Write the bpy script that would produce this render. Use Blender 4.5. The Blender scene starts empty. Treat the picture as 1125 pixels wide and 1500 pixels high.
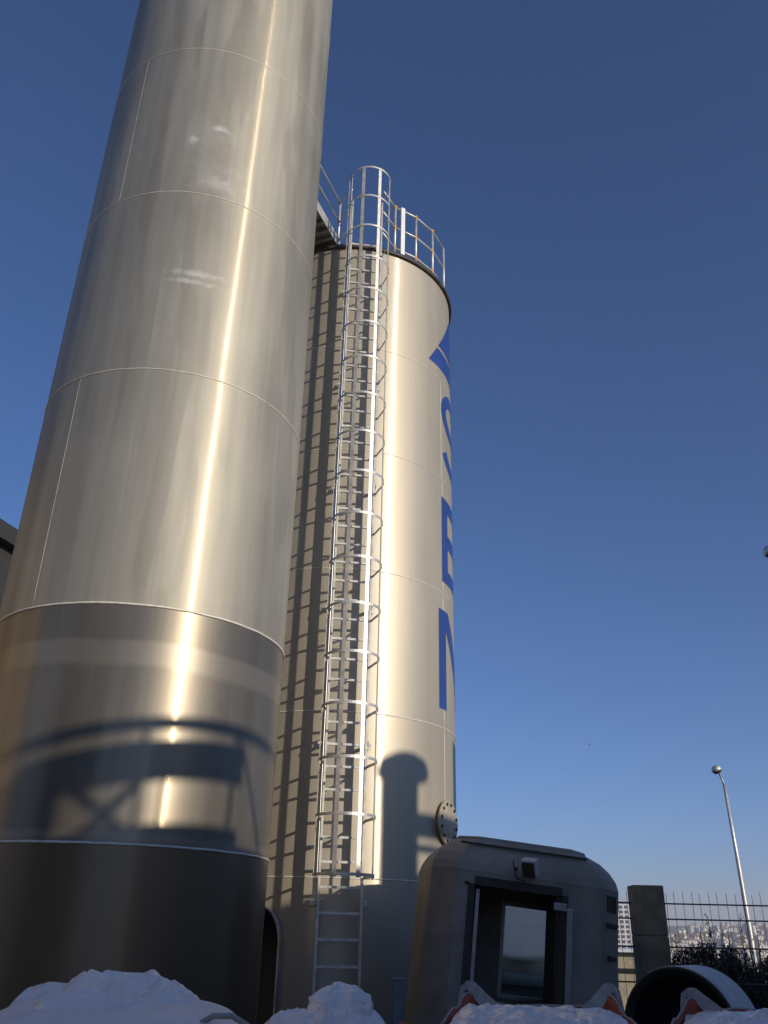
import bpy, bmesh, math, random
from mathutils import Vector, Matrix, noise
R_ = math.radians
SC = bpy.context.scene
COL = SC.collection
rnd = random.Random(7)

# ------------------------------------------------------------------ helpers
def polar(az, D, z=0.0):
    """a point at compass angle az (degrees right of +Y) and distance D"""
    return Vector((math.sin(R_(az)) * D, math.cos(R_(az)) * D, z))

class MB:
    """collects simple shapes and links them as ONE mesh object"""
    def __init__(s):
        s.bm = bmesh.new(); s.uv = s.bm.loops.layers.uv.new('UVMap')
    def face(s, vs, mi=0, smooth=False):
        try:
            f = s.bm.faces.new(vs)
        except ValueError:
            return None
        f.material_index = mi; f.smooth = smooth
        return f
    def box(s, c, size, rot=None, bevel=0.0, mi=0):
        hx, hy, hz = size[0] / 2, size[1] / 2, size[2] / 2
        vs = []
        m = rot if rot is not None else Matrix.Identity(3)
        for x, y, z in ((-1,-1,-1),(1,-1,-1),(1,1,-1),(-1,1,-1),(-1,-1,1),(1,-1,1),(1,1,1),(-1,1,1)):
            vs.append(s.bm.verts.new(Vector(c) + m @ Vector((x*hx, y*hy, z*hz))))
        fs = [s.face([vs[i] for i in q], mi) for q in ((3,2,1,0),(4,5,6,7),(0,1,5,4),(1,2,6,5),(2,3,7,6),(3,0,4,7))]
        if bevel > 0:
            es = list({e for f in fs for e in f.edges})
            r = bmesh.ops.bevel(s.bm, geom=es, offset=bevel, segments=2, affect='EDGES', profile=0.6)
            for f in r['faces']: f.material_index = mi
        return s
    def bar(s, p, q, w, d, side=None, mi=0):
        """rectangular bar from p to q, w wide along side, d deep"""
        p, q = Vector(p), Vector(q); a = (q - p); L = a.length; a.normalize()
        sd = Vector(side) if side is not None else (Vector((0,0,1)) if abs(a.z) < .9 else Vector((1,0,0)))
        sd = (sd - a * sd.dot(a)).normalized(); t = a.cross(sd)
        m = Matrix((sd, t, a)).transposed()
        return s.box((p + q) / 2, (w, d, L), m, mi=mi)
    def tube(s, pts, r, n=8, closed=False, cap=True, mi=0):
        pts = [Vector(p) for p in pts]; N = len(pts); rings = []
        rr = r if isinstance(r, (list, tuple)) else [r] * N
        prev = None
        for i, p in enumerate(pts):
            if closed: t = pts[(i+1) % N] - pts[i-1]
            else: t = pts[min(i+1, N-1)] - pts[max(i-1, 0)]
            t.normalize()
            u = prev if prev is not None else (Vector((0,0,1)) if abs(t.z) < .9 else Vector((1,0,0)))
            u = (u - t * u.dot(t)).normalized(); prev = u; v = t.cross(u)
            rings.append([s.bm.verts.new(p + (u*math.cos(2*math.pi*k/n) + v*math.sin(2*math.pi*k/n)) * rr[i]) for k in range(n)])
        M = N if closed else N - 1
        for i in range(M):
            a, b = rings[i], rings[(i+1) % N]
            for k in range(n):
                s.face([a[k], a[(k+1) % n], b[(k+1) % n], b[k]], mi, True)
        if cap and not closed:
            s.face(rings[0][::-1], mi); s.face(rings[-1], mi)
        return s
    def lathe(s, prof, n=48, c=(0,0,0), m=None, mi=0, smooth=True, a0=0.0, a1=2*math.pi, uvR=None):
        full = abs(a1 - a0 - 2*math.pi) < 1e-6; N = n if full else n + 1
        m = m if m is not None else Matrix.Identity(3); c = Vector(c); rings = []
        for r, z in prof:
            if r < 1e-6:
                rings.append([s.bm.verts.new(c + m @ Vector((0,0,z)))]); continue
            rings.append([s.bm.verts.new(c + m @ Vector((r*math.sin(a0+(a1-a0)*k/n), -r*math.cos(a0+(a1-a0)*k/n), z))) for k in range(N)])
        for i in range(len(prof)-1):
            a, b = rings[i], rings[i+1]
            for k in range(n):
                k2 = (k+1) % N
                if len(a) == 1 and len(b) == 1: continue
                if len(a) == 1: f = s.face([a[0], b[k2], b[k]], mi, smooth)
                elif len(b) == 1: f = s.face([a[k], a[k2], b[0]], mi, smooth)
                else:
                    f = s.face([a[k], a[k2], b[k2], b[k]], mi, smooth)
                    if f and uvR:
                        for l, (kk, zz) in zip(f.loops, ((k, prof[i][1]), (k+1, prof[i][1]), (k+1, prof[i+1][1]), (k, prof[i+1][1]))):
                            l[s.uv].uv = (uvR * ((a0+(a1-a0)*kk/n)), zz)
        return s
    def grid(s, fn, nu, nv, mi=0, smooth=True, wrap=False):
        vs = [[s.bm.verts.new(fn(i/nu, j/nv)) for j in range(nv+1)] for i in range(nu if wrap else nu+1)]
        K = len(vs)
        for i in range(nu):
            for j in range(nv):
                s.face([vs[i][j], vs[(i+1) % K][j], vs[(i+1) % K][j+1], vs[i][j+1]], mi, smooth)
        return s
    def build(s, name, mat, parent=None, loc=None, flip=False, weld=False):
        if weld: bmesh.ops.remove_doubles(s.bm, verts=s.bm.verts[:], dist=1e-4)
        if flip: bmesh.ops.reverse_faces(s.bm, faces=s.bm.faces[:])
        me = bpy.data.meshes.new(name); s.bm.to_mesh(me); s.bm.free()
        for m in (mat if isinstance(mat, (list, tuple)) else [mat]): me.materials.append(m)
        o = bpy.data.objects.new(name, me); COL.objects.link(o)
        if parent is not None: o.parent = parent
        if loc is not None: o.location = loc
        return o

def tag(o, label=None, cat=None, group=None, kind=None):
    if label: o['label'] = label
    if cat: o['category'] = cat
    if group: o['group'] = group
    if kind: o['kind'] = kind
    return o
def empty(name, loc, label, cat, group=None, rot=None):
    o = bpy.data.objects.new(name, None); COL.objects.link(o); o.location = loc
    o.empty_display_size = .1
    if rot is not None: o.rotation_euler = rot
    return tag(o, label, cat, group)

# ------------------------------------------------------------------ materials
def new_mat(name):
    m = bpy.data.materials.new(name); m.use_nodes = True
    nt = m.node_tree; b = nt.nodes['Principled BSDF']
    return m, nt, b
def nd(nt, typ, **kw):
    n = nt.nodes.new(typ)
    for k, v in kw.items():
        if k in n.inputs: n.inputs[k].default_value = v
        else: setattr(n, k, v)
    return n
def rgb(c): return (c[0], c[1], c[2], 1.0)
def simple(name, col, rough=.6, metal=0.0, var=.25, scale=6.0, bump=.15, spec=.5, stretch=(1,1,1), bscale=None):
    m, nt, b = new_mat(name); L = nt.links
    tc = nd(nt, 'ShaderNodeTexCoord'); mp = nd(nt, 'ShaderNodeMapping'); mp.inputs['Scale'].default_value = stretch
    L.new(tc.outputs['Object'], mp.inputs['Vector'])
    n1 = nd(nt, 'ShaderNodeTexNoise', Scale=scale, Detail=6.0, Roughness=.6)
    L.new(mp.outputs[0], n1.inputs['Vector'])
    rp = nd(nt, 'ShaderNodeValToRGB')
    rp.color_ramp.elements[0].position = .3; rp.color_ramp.elements[1].position = .72
    rp.color_ramp.elements[0].color = rgb([c*(1-var) for c in col]); rp.color_ramp.elements[1].color = rgb([min(1, c*(1+var)) for c in col])
    L.new(n1.outputs['Fac'], rp.inputs[0]); L.new(rp.outputs[0], b.inputs['Base Color'])
    mr = nd(nt, 'ShaderNodeMapRange'); mr.inputs['To Min'].default_value = max(.02, rough-.1); mr.inputs['To Max'].default_value = min(1, rough+.1)
    L.new(n1.outputs['Fac'], mr.inputs['Value']); L.new(mr.outputs[0], b.inputs['Roughness'])
    b.inputs['Metallic'].default_value = metal; b.inputs['Specular IOR Level'].default_value = spec
    if bump:
        n2 = nd(nt, 'ShaderNodeTexNoise', Scale=bscale or scale*4, Detail=4.0); L.new(mp.outputs[0], n2.inputs['Vector'])
        bp = nd(nt, 'ShaderNodeBump', Strength=bump, Distance=.01); L.new(n2.outputs['Fac'], bp.inputs['Height']); L.new(bp.outputs[0], b.inputs['Normal'])
    return m

def steel(name, base, dark, rough, sharp, mix, polished=None, smudges=(), streak=.5, tint=(1,1,1), bands=(), groove=.42, metal=.3):
    """brushed sheet steel: broad matte lobe + a vertically stretched sharper lobe.
    polished = height below which the sheets are a darker mirror-like mill finish."""
    m, nt, b = new_mat(name); L = nt.links; N = nt.nodes
    uv = nd(nt, 'ShaderNodeUVMap'); uv.uv_map = 'UVMap'
    sep = nd(nt, 'ShaderNodeSeparateXYZ'); L.new(uv.outputs[0], sep.inputs[0])
    def noise_(sx, sy, detail=5.0, rough_=.55, off=0):
        mp = nd(nt, 'ShaderNodeMapping'); mp.inputs['Scale'].default_value = (sx, sy, 1); mp.inputs['Location'].default_value = (off, off*1.7, off)
        L.new(uv.outputs[0], mp.inputs[0])
        n = nd(nt, 'ShaderNodeTexNoise', Scale=1.0, Detail=detail, Roughness=rough_); L.new(mp.outputs[0], n.inputs['Vector'])
        return n.outputs['Fac']
    def math_(op, a, c=None, clamp=False):
        n = nd(nt, 'ShaderNodeMath', operation=op); n.use_clamp = clamp
        for i, v in enumerate((a, c)):
            if v is None: continue
            if isinstance(v, (int, float)): n.inputs[i].default_value = v
            else: L.new(v, n.inputs[i])
        return n.outputs[0]
    def mixc(f, a, c):
        n = nd(nt, 'ShaderNodeMix', data_type='RGBA')
        if isinstance(f, (int, float)): n.inputs[0].default_value = f
        else: L.new(f, n.inputs[0])
        for i, v in ((6, a), (7, c)):
            if isinstance(v, (tuple, list)): n.inputs[i].default_value = rgb(v)
            else: L.new(v, n.inputs[i])
        return n.outputs[2]
    def ramp(f, lo, hi):
        n = nd(nt, 'ShaderNodeMapRange'); n.inputs['From Min'].default_value = lo; n.inputs['From Max'].default_value = hi
        n.clamp = True; L.new(f, n.inputs['Value']); return n.outputs[0]
    streaks = noise_(5.0, .25, 6, .6); cloud = noise_(.9, .55, 4, .5, 3.3); fine = noise_(60, 1.2, 3, .6, 9.1); runs = noise_(2.6, .35, 3, .5, 5.7)
    f = math_('ADD', math_('MULTIPLY', streaks, .55), math_('MULTIPLY', cloud, .45))
    col = mixc(ramp(f, .34, .66), dark, base)
    # hard-edged water marks
    wm = ramp(runs, .56, .60)
    col = mixc(math_('MULTIPLY', wm, streak * .27), col, tuple(x*.7 for x in dark))
    rough_n = nd(nt, 'ShaderNodeMapRange'); rough_n.inputs['To Min'].default_value = rough-.06; rough_n.inputs['To Max'].default_value = rough+.08
    L.new(f, rough_n.inputs['Value']); rgh = rough_n.outputs[0]
    sm = None
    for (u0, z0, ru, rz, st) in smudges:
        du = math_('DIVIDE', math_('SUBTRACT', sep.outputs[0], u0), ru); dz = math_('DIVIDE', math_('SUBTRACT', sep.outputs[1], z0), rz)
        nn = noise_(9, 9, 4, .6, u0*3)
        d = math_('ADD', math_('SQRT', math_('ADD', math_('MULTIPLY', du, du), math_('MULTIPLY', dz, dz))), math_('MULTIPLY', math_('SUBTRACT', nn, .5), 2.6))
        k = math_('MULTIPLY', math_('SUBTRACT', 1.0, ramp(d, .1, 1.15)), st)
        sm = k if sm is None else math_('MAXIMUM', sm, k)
    mixfac = None
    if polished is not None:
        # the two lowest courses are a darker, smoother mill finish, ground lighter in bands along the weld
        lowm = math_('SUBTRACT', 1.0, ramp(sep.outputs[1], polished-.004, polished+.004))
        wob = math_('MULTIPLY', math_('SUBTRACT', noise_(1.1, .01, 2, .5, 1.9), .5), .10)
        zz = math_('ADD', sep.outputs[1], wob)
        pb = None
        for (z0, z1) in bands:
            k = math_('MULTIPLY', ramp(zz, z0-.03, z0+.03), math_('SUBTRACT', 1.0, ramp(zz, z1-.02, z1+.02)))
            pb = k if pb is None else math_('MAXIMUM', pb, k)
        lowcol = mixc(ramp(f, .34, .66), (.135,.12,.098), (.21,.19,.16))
        skm = math_('SUBTRACT', 1.0, ramp(sep.outputs[1], 2.172, 2.182))      # dull skirt course, coloured darker so its shade reads deep
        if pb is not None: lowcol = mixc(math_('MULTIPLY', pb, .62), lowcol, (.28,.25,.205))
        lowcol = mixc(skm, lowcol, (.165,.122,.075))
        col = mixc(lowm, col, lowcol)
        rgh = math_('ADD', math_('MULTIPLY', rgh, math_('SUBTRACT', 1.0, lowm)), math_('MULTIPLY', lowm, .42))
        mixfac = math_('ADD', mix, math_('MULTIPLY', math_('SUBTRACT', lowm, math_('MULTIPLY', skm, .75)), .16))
    if polished is not None: L.new(math_('ADD', math_('MULTIPLY', math_('SUBTRACT', lowm, math_('MULTIPLY', skm, 1.0)), .48-metal), metal), b.inputs['Metallic'])
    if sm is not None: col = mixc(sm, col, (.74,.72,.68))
    L.new(col, b.inputs['Base Color']); L.new(rgh, b.inputs['Roughness'])
    b.inputs['Metallic'].default_value = metal
    b.inputs['Specular IOR Level'].default_value = .25
    # sheets are slightly out of true
    h = math_('ADD', math_('MULTIPLY', noise_(.8, .5, 2, .4, 7.7), 1.0), math_('MULTIPLY', fine, .006))
    bp = nd(nt, 'ShaderNodeBump', Strength=.5, Distance=.02); L.new(h, bp.inputs['Height'])
    L.new(bp.outputs[0], b.inputs['Normal'])
    # brushing: microscopic horizontal grooves tip the facets up and down only, so glints smear vertically
    geo_ = nd(nt, 'ShaderNodeNewGeometry'); sc_ = nd(nt, 'ShaderNodeVectorMath', operation='SCALE'); sc_.inputs['Scale'].default_value = 3000.0
    L.new(geo_.outputs['Position'], sc_.inputs[0])
    wn = nd(nt, 'ShaderNodeTexWhiteNoise', noise_dimensions='3D'); L.new(sc_.outputs[0], wn.inputs['Vector'])
    sp_ = nd(nt, 'ShaderNodeSeparateXYZ'); L.new(wn.outputs['Color'], sp_.inputs[0])
    t = math_('MULTIPLY', math_('SUBTRACT', math_('ADD', sp_.outputs[0], sp_.outputs[1]), 1.0), groove)
    cz = nd(nt, 'ShaderNodeCombineXYZ'); L.new(t, cz.inputs[2])
    va = nd(nt, 'ShaderNodeVectorMath', operation='ADD'); L.new(bp.outputs[0], va.inputs[0]); L.new(cz.outputs[0], va.inputs[1])
    vn = nd(nt, 'ShaderNodeVectorMath', operation='NORMALIZE'); L.new(va.outputs[0], vn.inputs[0])
    hc = mixc(.5, col, (.62*tint[0], .54*tint[1], .42*tint[2]))
    def gl(r):
        g = nd(nt, 'ShaderNodeBsdfAnisotropic'); g.inputs['Roughness'].default_value = r
        L.new(vn.outputs[0], g.inputs['Normal']); L.new(hc, g.inputs['Color']); return g
    g1, g2 = gl(sharp), gl(sharp*2.1); g = nd(nt, 'ShaderNodeMixShader'); g.inputs[0].default_value = .5
    L.new(g1.outputs[0], g.inputs[1]); L.new(g2.outputs[0], g.inputs[2])
    mx = nd(nt, 'ShaderNodeMixShader'); L.new(b.outputs[0], mx.inputs[1]); L.new(g.outputs[0], mx.inputs[2])
    if mixfac is not None: L.new(mixfac, mx.inputs[0])
    else: mx.inputs[0].default_value = mix
    L.new(mx.outputs[0], N['Material Output'].inputs['Surface'])
    return m

# ------------------------------------------------------------------ where things stand
C1 = Vector((-2.4535, 8.6591, 0)); R1 = 1.44       # near silo
C2 = Vector((-.6559, 13.0836, 0)); R2 = 1.80       # far silo
SUN_AZ, SUN_EL = 46.0, 16.5
SUNH = Vector((math.sin(R_(SUN_AZ)), -math.cos(R_(SUN_AZ)), 0))
SUND = Vector((SUNH.x*math.cos(R_(SUN_EL)), SUNH.y*math.cos(R_(SUN_EL)), math.sin(R_(SUN_EL))))
ULAT = Vector((math.cos(R_(SUN_AZ)), math.sin(R_(SUN_AZ)), 0))

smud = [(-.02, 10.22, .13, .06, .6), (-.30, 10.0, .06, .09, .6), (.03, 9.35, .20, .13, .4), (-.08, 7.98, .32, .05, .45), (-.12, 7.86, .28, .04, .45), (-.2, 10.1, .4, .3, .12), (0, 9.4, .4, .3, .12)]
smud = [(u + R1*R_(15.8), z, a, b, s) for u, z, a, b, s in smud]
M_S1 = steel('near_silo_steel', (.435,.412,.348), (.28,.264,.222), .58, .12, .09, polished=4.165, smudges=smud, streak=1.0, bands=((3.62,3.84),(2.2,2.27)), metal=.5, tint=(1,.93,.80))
M_S2 = steel('far_silo_steel', (.47,.425,.345), (.41,.37,.30), .50, .11, .11, streak=.25, metal=.38)
M_WELD = simple('weld_bead', (.72,.69,.62), .5, .25, .2, 30, .3)
M_WELD_D = simple('dull_weld_bead', (.42,.40,.36), .5, .4, .25, 12, .3)
M_GALV = simple('galvanised_steel', (.60,.59,.56), .46, .55, .22, 9, .1)
M_GALV_D = simple('dull_galvanised_steel', (.36,.37,.37), .5, .8, .3, 6, .15)
M_RIM = simple('dark_rim_steel', (.07,.065,.06), .6, .5, .4, 8, .2)
M_BLUE = simple('blue_lettering', (.02,.055,.235), .38, 0, .12, 3, .03)
M_ORANGE = simple('orange_clamp', (.75,.30,.04), .5, 0, .15, 10, 0)
M_WHITE = simple('white_paint', (.74,.76,.78), .45, 0, .08, 5, .05)
M_BLACK = simple('black_and_opening_shade', (.012,.012,.012), .7, 0, .3, 8, .1)
M_CABIN = simple('grey_moulded_plastic', (.285,.252,.205), .6, 0, .28, 2.2, .12, bscale=60)
M_CABIN_D = simple('dark_door_seal', (.045,.034,.024), .6, 0, .3, 8, .1)
M_ALU = simple('aluminium_frame', (.40,.40,.39), .4, .7, .15, 10, .05)
M_CONC = simple('weathered_concrete', (.215,.178,.115), .9, 0, .5, 3, .6, bscale=30)
M_WIRE = simple('fence_wire', (.10,.11,.12), .5, .6, .2, 10, 0)
M_BAGW = simple('white_woven_plastic', (.86,.77,.73), .5, 0, .10, 4, .25, bscale=120)
M_FILM = simple('white_plastic_film', (.90,.81,.77), .30, 0, .08, 4, .25, bscale=26)
nt = M_FILM.node_tree; b = nt.nodes['Principled BSDF']; L = nt.links          # sharp creases as in crumpled sheet
tc = nd(nt, 'ShaderNodeTexCoord'); wp = nd(nt, 'ShaderNodeTexNoise', Scale=7.0, Detail=2.0); L.new(tc.outputs['Object'], wp.inputs['Vector'])
ad = nd(nt, 'ShaderNodeVectorMath', operation='MULTIPLY_ADD'); L.new(wp.outputs['Color'], ad.inputs[0]); ad.inputs[1].default_value = (.12,.12,.12); L.new(tc.outputs['Object'], ad.inputs[2])
v1 = nd(nt, 'ShaderNodeTexVoronoi', Scale=6.0); L.new(ad.outputs[0], v1.inputs['Vector'])
v2 = nd(nt, 'ShaderNodeTexVoronoi', Scale=17.0); L.new(ad.outputs[0], v2.inputs['Vector'])
ma = nd(nt, 'ShaderNodeMath', operation='MULTIPLY_ADD'); L.new(v2.outputs['Distance'], ma.inputs[0]); ma.inputs[1].default_value = .3; L.new(v1.outputs['Distance'], ma.inputs[2])
bp = nd(nt, 'ShaderNodeBump', Strength=.85, Distance=.035); L.new(ma.outputs[0], bp.inputs['Height'])
old = b.inputs['Normal'].links[0].from_node; L.new(old.outputs[0], bp.inputs['Normal']); L.new(bp.outputs[0], b.inputs['Normal'])
M_BAGO = simple('orange_red_woven_fabric', (.42,.085,.045), .7, 0, .2, 5, .35, bscale=140)
M_STRAP = simple('beige_webbing', (.36,.335,.31), .75, 0, .2, 14, .3, bscale=90)
M_TAN = simple('tan_render', (.42,.34,.235), .85, 0, .15, .8, .1)
M_CHAR = simple('charcoal_and_wall_shade', (.045,.045,.045), .6, .2, .2, 1.0, .1)
M_FACT = simple('grey_factory_cladding', (.16,.16,.155), .7, 0, .15, .5, .1)
M_DRUM = simple('pale_pipe_wall', (.56,.54,.50), .5, 0, .18, 3, .2)
M_DRUMIN = simple('pipe_inside_shade', (.008,.008,.008), .7, 0, .3, 4, .2)  # near-black colour stands in for the shade inside the pipe
M_DRUMLIP = simple('dark_grey_pipe_lip', (.06,.06,.055), .5, .2, .3, 6, .1)
M_POST = simple('green_grey_post', (.16,.20,.20), .55, .2, .2, 6, .1)
M_LEAF = simple('dark_leaves', (.04,.038,.02), .6, 0, .6, 20, 0)
M_TWIG = simple('brown_twigs', (.085,.05,.035), .8, 0, .4, 20, 0)
M_TEAL = simple('teal_sheet', (.16,.23,.24), .4, 0, .15, 4, .05)
M_LAMPGL = simple('lamp_glass', (.5,.5,.48), .15, 0, .1, 10, 0)

# ------------------------------------------------------------------ sky and sun
w = bpy.data.worlds.new('World'); SC.world = w; w.use_nodes = True
nt = w.node_tree; bg = nt.nodes['Background']
sky = nt.nodes.new('ShaderNodeTexSky'); sky.sky_type = 'NISHITA'; sky.sun_disc = False
sky.sun_elevation = R_(SUN_EL)
sky.sun_rotation = R_(180 - SUN_AZ)
sky.altitude = 2500; sky.air_density = 1.0; sky.dust_density = 3.5; sky.ozone_density = 7.0
nt.links.new(sky.outputs[0], bg.inputs['Color']); bg.inputs['Strength'].default_value = .124
sl = bpy.data.lights.new('sun', 'SUN'); sl.energy = 4.2; sl.angle = R_(.53); sl.color = (1.0, .88, .70)
so = bpy.data.objects.new('sun', sl); COL.objects.link(so)
so.rotation_euler = SUND.to_track_quat('Z', 'Y').to_euler()

# ------------------------------------------------------------------ ground
def terr(x, y):
    D = math.hypot(x, y); az = math.degrees(math.atan2(x, y))
    kn = [(0,0),(17.5,0),(24,-1.4),(60,-8),(150,-26),(300,-30),(450,-20),(560,-11),(900,0),(1300,11),(1700,22),(1900,25),(2200,12),(2700,0),(3200,-5)]
    for (a, za), (b, zb) in zip(kn, kn[1:]):
        if D <= b:
            t = (D-a)/(b-a); z = za + (zb-za)*t; break
    else: z = 0
    if D > 600:
        k = min(1, (D-600)/900)*.6
        z += k*(noise.noise(Vector((x/700, y/700, 1.3)))*12 + (az-19)*.9 if 0 < az < 40 else noise.noise(Vector((x/700, y/700, 1.3)))*12)
    elif D > 20: z += min(1, (D-20)/100)*noise.noise(Vector((x/40, y/40, 0)))*3
    return z
rings = [0.01, 3, 6, 10, 14, 17.5, 20, 24, 32, 45, 60, 90, 120, 150, 220, 300, 380, 450, 560, 660, 780, 900, 1000, 1100, 1200, 1300, 1400, 1500, 1600, 1700, 1800, 1900, 2050, 2200, 2450, 2700, 3200]
azs = [a for a in range(-180, 0, 12)] + [a*1.0 for a in range(0, 41, 1)] + [a for a in range(48, 180, 12)]
g = MB()
vv = [[g.bm.verts.new((math.sin(R_(a))*D, math.cos(R_(a))*D, terr(math.sin(R_(a))*D, math.cos(R_(a))*D))) for a in azs] for D in rings]
for i in range(len(rings)-1):
    for k in range(len(azs)):
        k2 = (k+1) % len(azs)
        g.face([vv[i][k], vv[i+1][k], vv[i+1][k2], vv[i][k2]], 0, True)
mg, nt, b = new_mat('ground_yard_and_hills'); L = nt.links
geo = nd(nt, 'ShaderNodeNewGeometry'); ln = nd(nt, 'ShaderNodeVectorMath', operation='LENGTH'); L.new(geo.outputs['Position'], ln.inputs[0])
mr = nd(nt, 'ShaderNodeMapRange'); mr.inputs['From Min'].default_value = 17; mr.inputs['From Max'].default_value = 18.5; L.new(ln.outputs['Value'], mr.inputs['Value'])
n1 = nd(nt, 'ShaderNodeTexNoise', Scale=1.5, Detail=8.0); L.new(geo.outputs['Position'], n1.inputs['Vector'])
r1 = nd(nt, 'ShaderNodeValToRGB'); r1.color_ramp.elements[0].color = (.05,.045,.04,1); r1.color_ramp.elements[1].color = (.11,.10,.09,1); L.new(n1.outputs['Fac'], r1.inputs[0])
n2 = nd(nt, 'ShaderNodeTexNoise', Scale=.012, Detail=9.0, Roughness=.7); L.new(geo.outputs['Position'], n2.inputs['Vector'])
r2 = nd(nt, 'ShaderNodeValToRGB'); r2.color_ramp.elements[0].position = .35; r2.color_ramp.elements[1].position = .65
r2.color_ramp.elements[0].color = (.025,.033,.018,1); r2.color_ramp.elements[1].color = (.10,.085,.06,1); L.new(n2.outputs['Fac'], r2.inputs[0])
mx = nd(nt, 'ShaderNodeMix', data_type='RGBA'); L.new(mr.outputs[0], mx.inputs[0]); L.new(r1.outputs[0], mx.inputs[6]); L.new(r2.outputs[0], mx.inputs[7])
L.new(mx.outputs[2], b.inputs['Base Color']); b.inputs['Roughness'].default_value = .9
bp = nd(nt, 'ShaderNodeBump', Strength=.3, Distance=.02); L.new(n1.outputs['Fac'], bp.inputs['Height']); L.new(bp.outputs[0], b.inputs['Normal'])
tag(g.build('ground', mg, flip=True), kind='structure')

# ------------------------------------------------------------------ near silo
s1 = empty('steel_silo', C1, 'large brushed stainless steel silo standing nearest, filling the left of the view', 'silo')
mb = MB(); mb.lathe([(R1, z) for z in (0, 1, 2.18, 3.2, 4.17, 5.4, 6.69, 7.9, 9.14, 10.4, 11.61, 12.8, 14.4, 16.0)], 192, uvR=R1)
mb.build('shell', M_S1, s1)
mb = MB(); mb.lathe([(R1-.01, 16.0), (R1+.03, 16.0), (R1+.03, 16.05), (R1-.02, 16.06), (0, 16.45)], 96); mb.build('roof', M_GALV_D, s1)
def wavy_ring(R, z, r, n=220, amp=.004, a0=0, a1=360):
    pts = []
    for k in range(n if a1-a0 >= 360 else n+1):
        a = R_(a0 + (a1-a0)*k/n); zz = z + amp*noise.noise(Vector((math.sin(a)*9, math.cos(a)*9, z*3.1)))
        pts.append((R*math.sin(a), -R*math.cos(a), zz))
    return pts
for z, r in ((2.18, .011), (4.17, .012), (6.69, .007), (9.14, .006), (11.61, .006), (14.06, .006)):
    MB().tube(wavy_ring(R1+.001, z, r), r, 6, closed=True).build('weld_seam', M_WELD, s1)
for a, z0, z1 in ((-29.5, 9.15, 11.6), (-30, 4.18, 6.68)):
    pts = [((R1+.001)*math.sin(R_(a)), -(R1+.001)*math.cos(R_(a)), z0+(z1-z0)*k/20) for k in range(21)]
    MB().tube(pts, .0022, 6).build('weld_seam', M_WELD_D, s1)

# ------------------------------------------------------------------ far silo
ZR = 12.16
s2 = empty('steel_silo', C2, 'beige steel silo with caged ladder and blue lettering, standing behind the nearer silo', 'silo')
mb = MB(); mb.lathe([(R2, z) for z in (2.175, 3.2, 4.19, 5.2, 6.22, 7.2, 8.17, 9.1, 10.09, 11.1, ZR)], 192, uvR=R2); mb.build('shell', M_S2, s2)
# skirt with a round-cornered access opening on the left
mb = MB(); n = 384
def arch(a):                       # a = degrees from -Y
    a0, a1, top, rc = -52.0, -14.6, 1.86, 9.5
    if not (a0 < a < a1): return 0.0
    d = min(a-a0, a1-a)
    return top if d > rc else top - .42*(1-math.sqrt(max(0, 1-((rc-d)/rc)**2)))
zs = 2.175
for k in range(n):
    a, c = -180+360*k/n, -180+360*(k+1)/n
    za, zc = arch(a), arch(c)
    if za == 0 and zc == 0: z_lo = (0, 0)
    else: z_lo = (za, zc) if za and zc else ((1.44, zc) if zc else (za, 1.44))
    P = lambda q, z: mb.bm.verts.new((R2*math.sin(R_(q)), -R2*math.cos(R_(q)), z))
    f = mb.face([P(a, z_lo[0]), P(c, z_lo[1]), P(c, zs), P(a, zs)], 0, True)
    for l, (q, z) in zip(f.loops, ((a, z_lo[0]), (c, z_lo[1]), (c, zs), (a, zs))): l[mb.uv].uv = (R2*R_(q), z)
sk = mb.build('skirt', M_S2, s2, weld=True)
# lip of the opening
pts = []
for z in (0.0, .5, 1.0, 1.3): pts.append((-14.6, z))
for k in range(0, 20):
    a = -14.7 - 9.5*k/19; pts.append((a, arch(a)))
for k in range(1, 20): pts.append((-24.2 - 18.3*k/20, 1.86))
mb = MB()
ppt = [(Vector(((R2)*math.sin(R_(a)), -(R2)*math.cos(R_(a)), z))) for a, z in pts]
for i in range(len(ppt)-1):
    p, q = ppt[i], ppt[i+1]
    o1 = Vector((p.x, p.y, 0)).normalized(); o2 = Vector((q.x, q.y, 0)).normalized()
    vs = [mb.bm.verts.new(v) for v in (p - o1*.14, p + o1*.03, q + o2*.03, q - o2*.14)]
    mb.face(vs, 0, True)
lip = mb.build('opening_lip', M_GALV_D, s2, weld=True)
sm_ = lip.modifiers.new('t', 'SOLIDIFY'); sm_.thickness = .03; sm_.offset = 0
mb = MB(); mb.lathe([(R2-.5, 0), (R2-.5, 2.1), (0, 2.1)], 64); mb.build('dark_inside', M_BLACK, s2)  # black drum added so the skirt opening looks shaded inside
for z, r in ((2.175, .009), (4.19, .009), (6.22, .007), (8.17, .006), (10.09, .006)):
    MB().tube(wavy_ring(R2+.001, z, r, amp=.003), r, 6, closed=True).build('weld_seam', M_WELD, s2)
for z0, z1 in ((2.19, 4.18), (4.2, 6.21), (6.23, 8.16), (8.18, 10.08)):
    a = 61.4 if z0 < 8 else 60.7
    pts = [((R2-.0005)*math.sin(R_(a)), -(R2-.0005)*math.cos(R_(a)), z0+(z1-z0)*k/20) for k in range(21)]
    MB().tube(pts, .0033, 8).build('weld_seam', M_WELD, s2)
# rim + shallow cone roof
mb = MB(); mb.lathe([(R2-.005, ZR-.02), (R2+.035, ZR-.02), (R2+.05, ZR), (R2+.05, ZR+.045), (R2-.01, ZR+.05)], 192); mb.build('rim', M_RIM, s2)
mb = MB(); mb.lathe([(R2-.01, ZR+.052), (.3, ZR+.36), (.3, ZR+.5), (0, ZR+.5)], 96); mb.build('roof', M_GALV, s2)
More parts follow.
